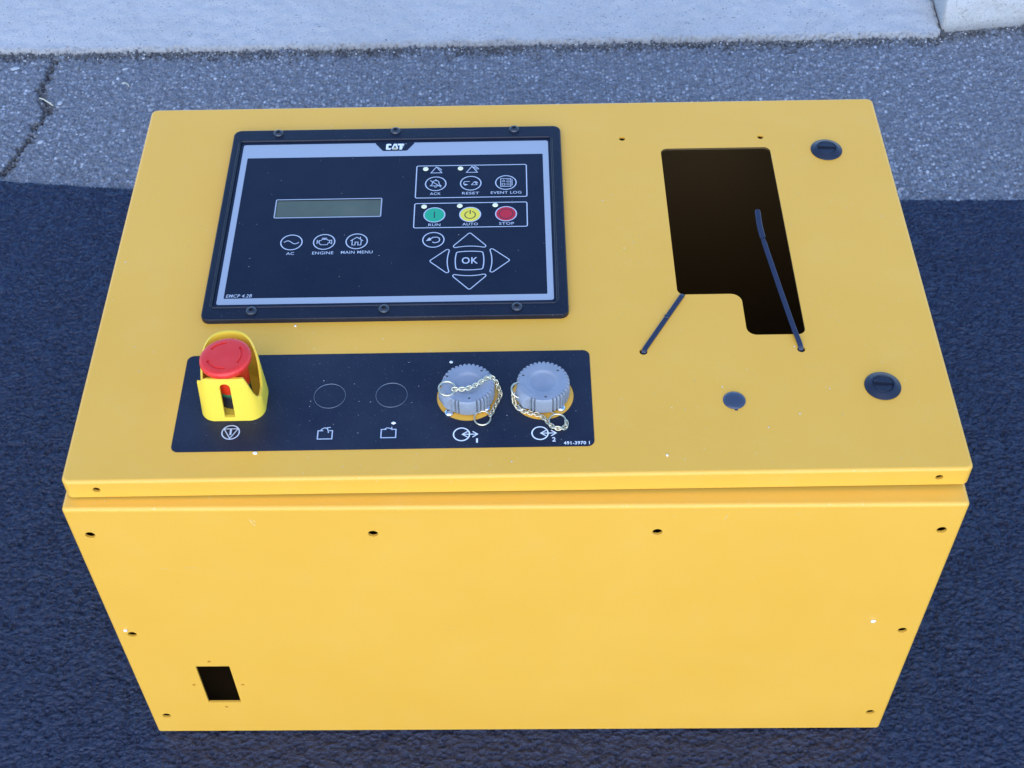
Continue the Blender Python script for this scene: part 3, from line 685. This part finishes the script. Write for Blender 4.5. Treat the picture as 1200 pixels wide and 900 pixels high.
# ------------------------------------------------------------------ connector caps with chains
def cap(cx, cy, lug_a, holes, flat=()):
    bm = bmesh.new(); NS = 480; Tn = 35; zt = 16.5
    def rad(i, k):
        a = 360*i/NS; s = (a*Tn/360) % 1
        d = lambda b: abs((a-b+180) % 360-180)
        if d(lug_a) < 25: return 20.2
        front = d(270) < 62
        if front:   # wide flats cut by a few narrow grooves
            g = 0
            for q in (242, 250, 291, 300, 309, 318, 327):
                g = max(g, 1-min(1, abs(a-q)/2.0))
            return 20.4-2.3*(g > .01)*min(1, g*2.2)*k
        return 20.5-2.0*k*(abs(math.cos(math.pi*s))**5)
    prof = [(-1.6, 1.2, .2), (-.6, 1.6, .6), (0, 2.6, 1), (0, zt-2.5, 1), (-.25, zt-1.2, 1), (-.6, zt-.35, 1), (-.9, zt, .95), (-3.4, zt+.05, 0)]
    L = [[((rad(i, k)+dr)*math.cos(2*math.pi*i/NS)+cx, (rad(i, k)+dr)*math.sin(2*math.pi*i/NS)+cy, zz) for i in range(NS)] for dr, zz, k in prof]
    for rr, zz in ((11.4, zt+.1), (10.6, zt-.1), (9.8, zt-1.0), (8.5, zt-1.4), (4, zt-1.6)):
        L.append([(rr*math.cos(2*math.pi*i/NS)+cx, rr*math.sin(2*math.pi*i/NS)+cy, zz) for i in range(NS)])
    loft(bm, L)
    # lug: a thick tab sloping out from the rim
    a = R(lug_a); ux, uy = math.cos(a), math.sin(a); vx, vy = -uy, ux
    me = mesh_of(bm)
    cb = bmesh.new()
    for px, py in holes: cyl(cb, px, py, 1.05, zt-3, zt+3, 14)
    me = cut(me, cb)
    return me, (ux, uy, vx, vy)
def lug(cx, cy, a):
    bm = bmesh.new(); ux, uy = math.cos(R(a)), math.sin(R(a)); vx, vy = -uy, ux
    L = []
    for s, zlo, zhi, hw in ((15, 3, 16.9, 7.5), (18.5, 3, 16.6, 7.3), (20.8, 4, 14.8, 6.6), (22.6, 5.5, 12.5, 5.2), (23.4, 7.5, 10.5, 4.2)):
        L.append([(cx+ux*s+vx*q*hw, cy+uy*s+vy*q*hw, zz) for q, zz in ((-1, zlo), (1, zlo), (1, zhi-1), (.8, zhi), (-.8, zhi), (-1, zhi-1))])
    loft(bm, L); bmesh.ops.recalc_face_normals(bm, faces=bm.faces); return bm
def ring(bm, c, r, wire, tilt, turns=1.0, a0=0):
    """split ring; tilt is a rotation matrix"""
    n_ = 44; pts = []
    for i in range(n_):
        a = 2*math.pi*i/n_; pts.append(Vector(c)+tilt @ Vector((r*math.cos(a), r*math.sin(a), 0)))
    tube(bm, pts, wire, 8, True)
def chain(bm, path, ln=4.8, wd=3.4, wire=.46):
    P = [Vector(p) for p in path]
    # smooth the path
    for _ in range(2):
        Q = [P[0]]
        for a, b in zip(P, P[1:]): Q += [a.lerp(b, .25), a.lerp(b, .75)]
        Q.append(P[-1]); P = Q
    d = [0]
    for a, b in zip(P, P[1:]): d.append(d[-1]+(b-a).length)
    step = ln*.56; n_ = int(d[-1]/step); k = 0
    def at_(s):
        s = max(0, min(d[-1]-1e-6, s)); k = 0
        while d[k+1] < s: k += 1
        return P[k].lerp(P[k+1], (s-d[k])/max(1e-9, d[k+1]-d[k]))
    for j in range(n_+1):
        s = j*step; c = at_(s); t = (at_(s+1.5)-at_(s-1.5)).normalized()
        side = t.cross(Vector((0, 0, 1))); side = side.normalized() if side.length > .05 else Vector((1, 0, 0)); up = side.cross(t)
        roll = R(36 if j % 2 else -34)+random.uniform(-.15, .15); u = math.cos(roll)*side+math.sin(roll)*up
        pts = []
        for i in range(14):
            a = 2*math.pi*i/14; pts.append(c+t*(ln/2*math.cos(a))+u*(wd/2*math.sin(a))*(1+.15*math.cos(2*a)))
        tube(bm, pts, wire, 6, True)
def build_cap(cx, cy, lug_a, holes, path, rings, screws, wire_end, lab):
    me, fr = cap(cx, cy, lug_a, holes)
    o = link('connector_cap', me, CAP, root, LT, smooth=38, label=lab)
    link('lug', mesh_of(lug(cx, cy, lug_a)), CAP, o, I4, smooth=30)
    bm = bmesh.new(); lathe(bm, [(18.4, -1.5), (18.4, 1.5)], 48, (cx+.5, cy)); link('receptacle_body', mesh_of(bm), BLK, o, I4, smooth=40)
    bm = bmesh.new(); chain(bm, path); link('chain', mesh_of(bm), CHN, o, I4, smooth=180)
    for c, r, M in rings:
        bm = bmesh.new(); ring(bm, c, r, .7, M); link('split_ring', mesh_of(bm), CHN, o, I4, smooth=180)
    for x, y in screws:
        bm = bmesh.new(); lathe(bm, [(3.6, .3), (3.7, 1), (3.2, 1.9), (2, 2.5), (.6, 2.7)], 24, (x, y)); 
        link('screw', mesh_of(bm), STL, o, I4, smooth=40)
    bm = bmesh.new(); tube(bm, wire_end, .6, 6); link('ring_tail', mesh_of(bm), CHN, o, I4, smooth=60)
RX = lambda a, b=0: (Matrix.Rotation(R(b), 3, 'Z') @ Matrix.Rotation(R(a), 3, 'X'))
build_cap(-36.6, 77.2, 208, [(-52.4, 84.4), (-25.9, 89.6), (-35.3, 62.1)],
    [(-46.2, 69.6, 18.2), (-38.4, 70.0, 17.6), (-31.2, 73, 17.6), (-24.7, 78.1, 18.2), (-19.5, 82.3, 18), (-15.6, 81.5, 15), (-13.6, 79.6, 9), (-11.4, 78.8, 3), (-12.3, 73.5, 1.6), (-15.6, 67, 1.6), (-17.5, 61, 1.8), (-19.8, 56.2, 2)],
    [((-52.3, 70.6, 18.0), 6.3, RX(8, 20)), ((-25.6, 54.2, 1.8), 6.3, RX(6))], [(-51.2, 60.9), (-22.8, 65.2)],
    [(-32.5, 62.8, 1.6), (-30, 60.6, 2.2), (-26.6, 58.4, 2.8)], 'grey ribbed connector cap at left, chain lying across its top')
build_cap(21.4, 78.2, 214, [(6.2, 84.2), (33, 88.6), (23, 62.4)],
    [(-1.6, 71.4, 8), (-1.2, 66.2, 3), (4.4, 61.0, 1.7), (11.5, 58.4, 1.7), (18.0, 56.6, 1.7), (23.1, 51.6, 1.7), (26.6, 45.5, 1.7), (32.6, 42.4, 1.7), (38.9, 44.2, 1.7), (38.3, 50.4, 2)],
    [((2.6, 71.6, 13.4), 6.0, RX(28, 50)), ((31.6, 50.0, 1.9), 6.4, RX(6))], [(34.6, 64.0), (4.0, 64.5)],
    [(24.3, 61.6, 1.6), (27, 59.2, 2.0), (30, 56.6, 2.6)], 'grey ribbed connector cap at right, chain hanging in front of it')

# ------------------------------------------------------------------ quarter-turn locks
for x, y, rz in ((284.7, 361.8, -3), (285.4, 81.2, -4)):
    bm = bmesh.new()
    lathe(bm, [(13.9, 0), (14.2, .5), (14.0, 1.0), (13.2, 1.3), (10.2, 2.9), (9.0, 3.3), (8.4, 3.3), (8.1, 3.0), (8.0, 1.6), (2, 1.6)], 56)
    M = LT @ Matrix.Translation((x/1000, y/1000, 0)) @ Matrix.Rotation(R(rz), 4, 'Z')
    lo = link('quarter_turn_lock', mesh_of(bm), BLK, root, M, smooth=34)
    bm = bmesh.new()
    # insert: two half discs with the coin slot between them
    for s in (1, -1):
        arcp = [(7.7*math.cos(R(a)), s*7.7*math.sin(R(a))) for a in range(7, 174, 8)]
        if s < 0: arcp = arcp[::-1]
        zt = 3.5 if s > 0 else 2.6
        loft(bm, [[(px*k, py*k+(1-k)*s*.8, zz) for px, py in arcp] for k, zz in ((1, 1.4), (1, zt-.4), (.94, zt))])
    bmesh.ops.recalc_face_normals(bm, faces=bm.faces)
    link('slotted_insert', mesh_of(bm), BLK, lo, I4)

# ------------------------------------------------------------------ cable ties (threaded through the lid's holes)
def strap(bm, path, wd, th, twist=0):
    P = [Vector(p) for p in path]
    for _ in range(2):
        Q = [P[0]]
        for a, b in zip(P, P[1:]): Q += [a.lerp(b, .25), a.lerp(b, .75)]
        Q.append(P[-1]); P = Q
    L = []
    for i, p in enumerate(P):
        t = (P[min(i+1, len(P)-1)]-P[max(i-1, 0)]).normalized(); s = t.cross(Vector((0, 0, 1)))
        s = s.normalized() if s.length > .1 else Vector((1, 0, 0)); u = s.cross(t)
        w_ = wd*(1 if i < len(P)-2 else .75)
        L.append([p+s*(a*w_/2)+u*(b*th/2) for a, b in ((-1, -1), (1, -1), (1, .6), (.8, 1), (-.8, 1), (-1, .6))])
    loft(bm, L); bmesh.ops.recalc_face_normals(bm, faces=bm.faces)
LTW = LT
def tie(name, path, lab, extra=None):
    bm = bmesh.new(); strap(bm, path, 4.0, 1.3); o = link(name, mesh_of(bm), TIE, None, LTW, label=lab, cat='cable tie', group='black cable ties in the lid')
    if extra:
        bm = bmesh.new(); extra(bm); 
        link('tie_head', mesh_of(bm), TIE, o, I4)
    return o
tie('cable_tie', [(102.3, 119.8, -9), (102.3, 120.4, -.6), (103.4, 122.9, .9), (105.4, 126.2, 1.2), (121.3, 152.9, 1.3), (137.0, 179.2, 1.3), (138.6, 182.2, .9), (139.6, 184.6, -1.5), (140, 187, -14)],
    'short black cable tie lying slantwise left of the dark cutout',
    lambda b: box(b, 121.8, 155.2, 1.7, 125.4, 159.0, 3.0, .6))
tie('cable_tie', [(227.9, 119.4, -9), (227.9, 120.8, -1), (227.4, 124, 1.6), (226.0, 131, 3), (224.3, 138.5, 3.6), (215.9, 184, 11.6), (207.6, 233, 19.5)],
    'long black cable tie standing across the dark cutout, tail up',
    lambda b: strap(b, [(208.3, 229, 19.6), (206.9, 238, 21.6), (206.6, 248, 23), (206.8, 258, 24)], 4.6, 1.9))

# ------------------------------------------------------------------ crumbs of white foam
def crumb(x, y, z, s, M, lab, st=1.2):
    bm = bmesh.new(); L = []
    for k, zz in ((.6, 0), (1, .35), (.9, .8), (.4, 1.1)):
        L.append([(s*k*st*math.cos(i*.785)*(1+.15*math.sin(i*5+x)), s*k*math.sin(i*.785)*(1+.15*math.cos(i*3+y)), zz*s) for i in range(8)])
    loft(bm, L); Q = M @ Matrix.Translation((x/1000, y/1000, z/1000))
    link('foam_crumb', mesh_of(bm), CRB, None, Q, label=lab, cat='foam crumb', group='white foam crumbs on the box', smooth=50)
crumb(-93.4, 51.2, .5, 1.15, LTW, 'white crumb beside the right open-box symbol on the legend plate', 1.5)
crumb(-50.5, 112.2, .5, 1.2, LTW, 'white crumb behind the left connector cap on the legend plate')
crumb(-196.6, 24.6, 0, 1.2, LTW, 'white crumb at the front edge of the legend plate, below the emergency stop', 1.7)
crumb(-178.2, 154.6, 0, .9, LTW, 'white crumb between the control module and the emergency stop')
crumb(112.9, 16.8, 0, 1.1, LTW, 'white crumb near the front edge of the yellow lid', .8)
FR = Matrix.Rotation(R(90), 4, 'X')
crumb(-329.6, 187.2, .1, 1.5, FR, 'white crumb stuck on the front face by its left edge')
crumb(297.7, 195.8, .1, 1.7, FR, 'white crumb stuck on the front face by its right edge', 1.4)
# fine dust specks lying on the lid: nobody could count them
V = []; F = []
def speck(x, y, z, s):
    b = len(V); a = random.random()*6.28; e = random.uniform(.5, 1.6)
    for i in range(4): V.append(((x+s*e*math.cos(a+i*1.57))/1000, (y+s*math.sin(a+i*1.57))/1000, (z+.05)/1000))
    V.append((x/1000, y/1000, (z+s*.6)/1000)); F.extend([(b+i, b+(i+1) % 4, b+4) for i in range(4)])
for _ in range(260):
    x, y = random.uniform(-330, 330), random.uniform(8, 430)
    if (-257 < x < 46 and 24 < y < 400) or (130 < x < 238 and 133 < y < 372): continue
    speck(x, y, 0, random.uniform(.15, .45) if random.random() < .93 else .75)
for _ in range(45): speck(random.uniform(-246, 32), random.uniform(178, 380), 4.2, random.uniform(.15, .38))
for _ in range(40):
    x, y = random.uniform(-180, 56), random.uniform(30, 120)
    if math.hypot(x+37, y-77) > 27 and math.hypot(x-21, y-77) > 27: speck(x, y, .4, random.uniform(.15, .42))
me = bpy.data.meshes.new('dust'); me.from_pydata(V, [], F)
link('dust_specks', me, mat('pale_dust', (.55, .53, .48), .9), None, LTW, kind='stuff', label='fine pale dust specks over the lid and its panels', cat='dust')
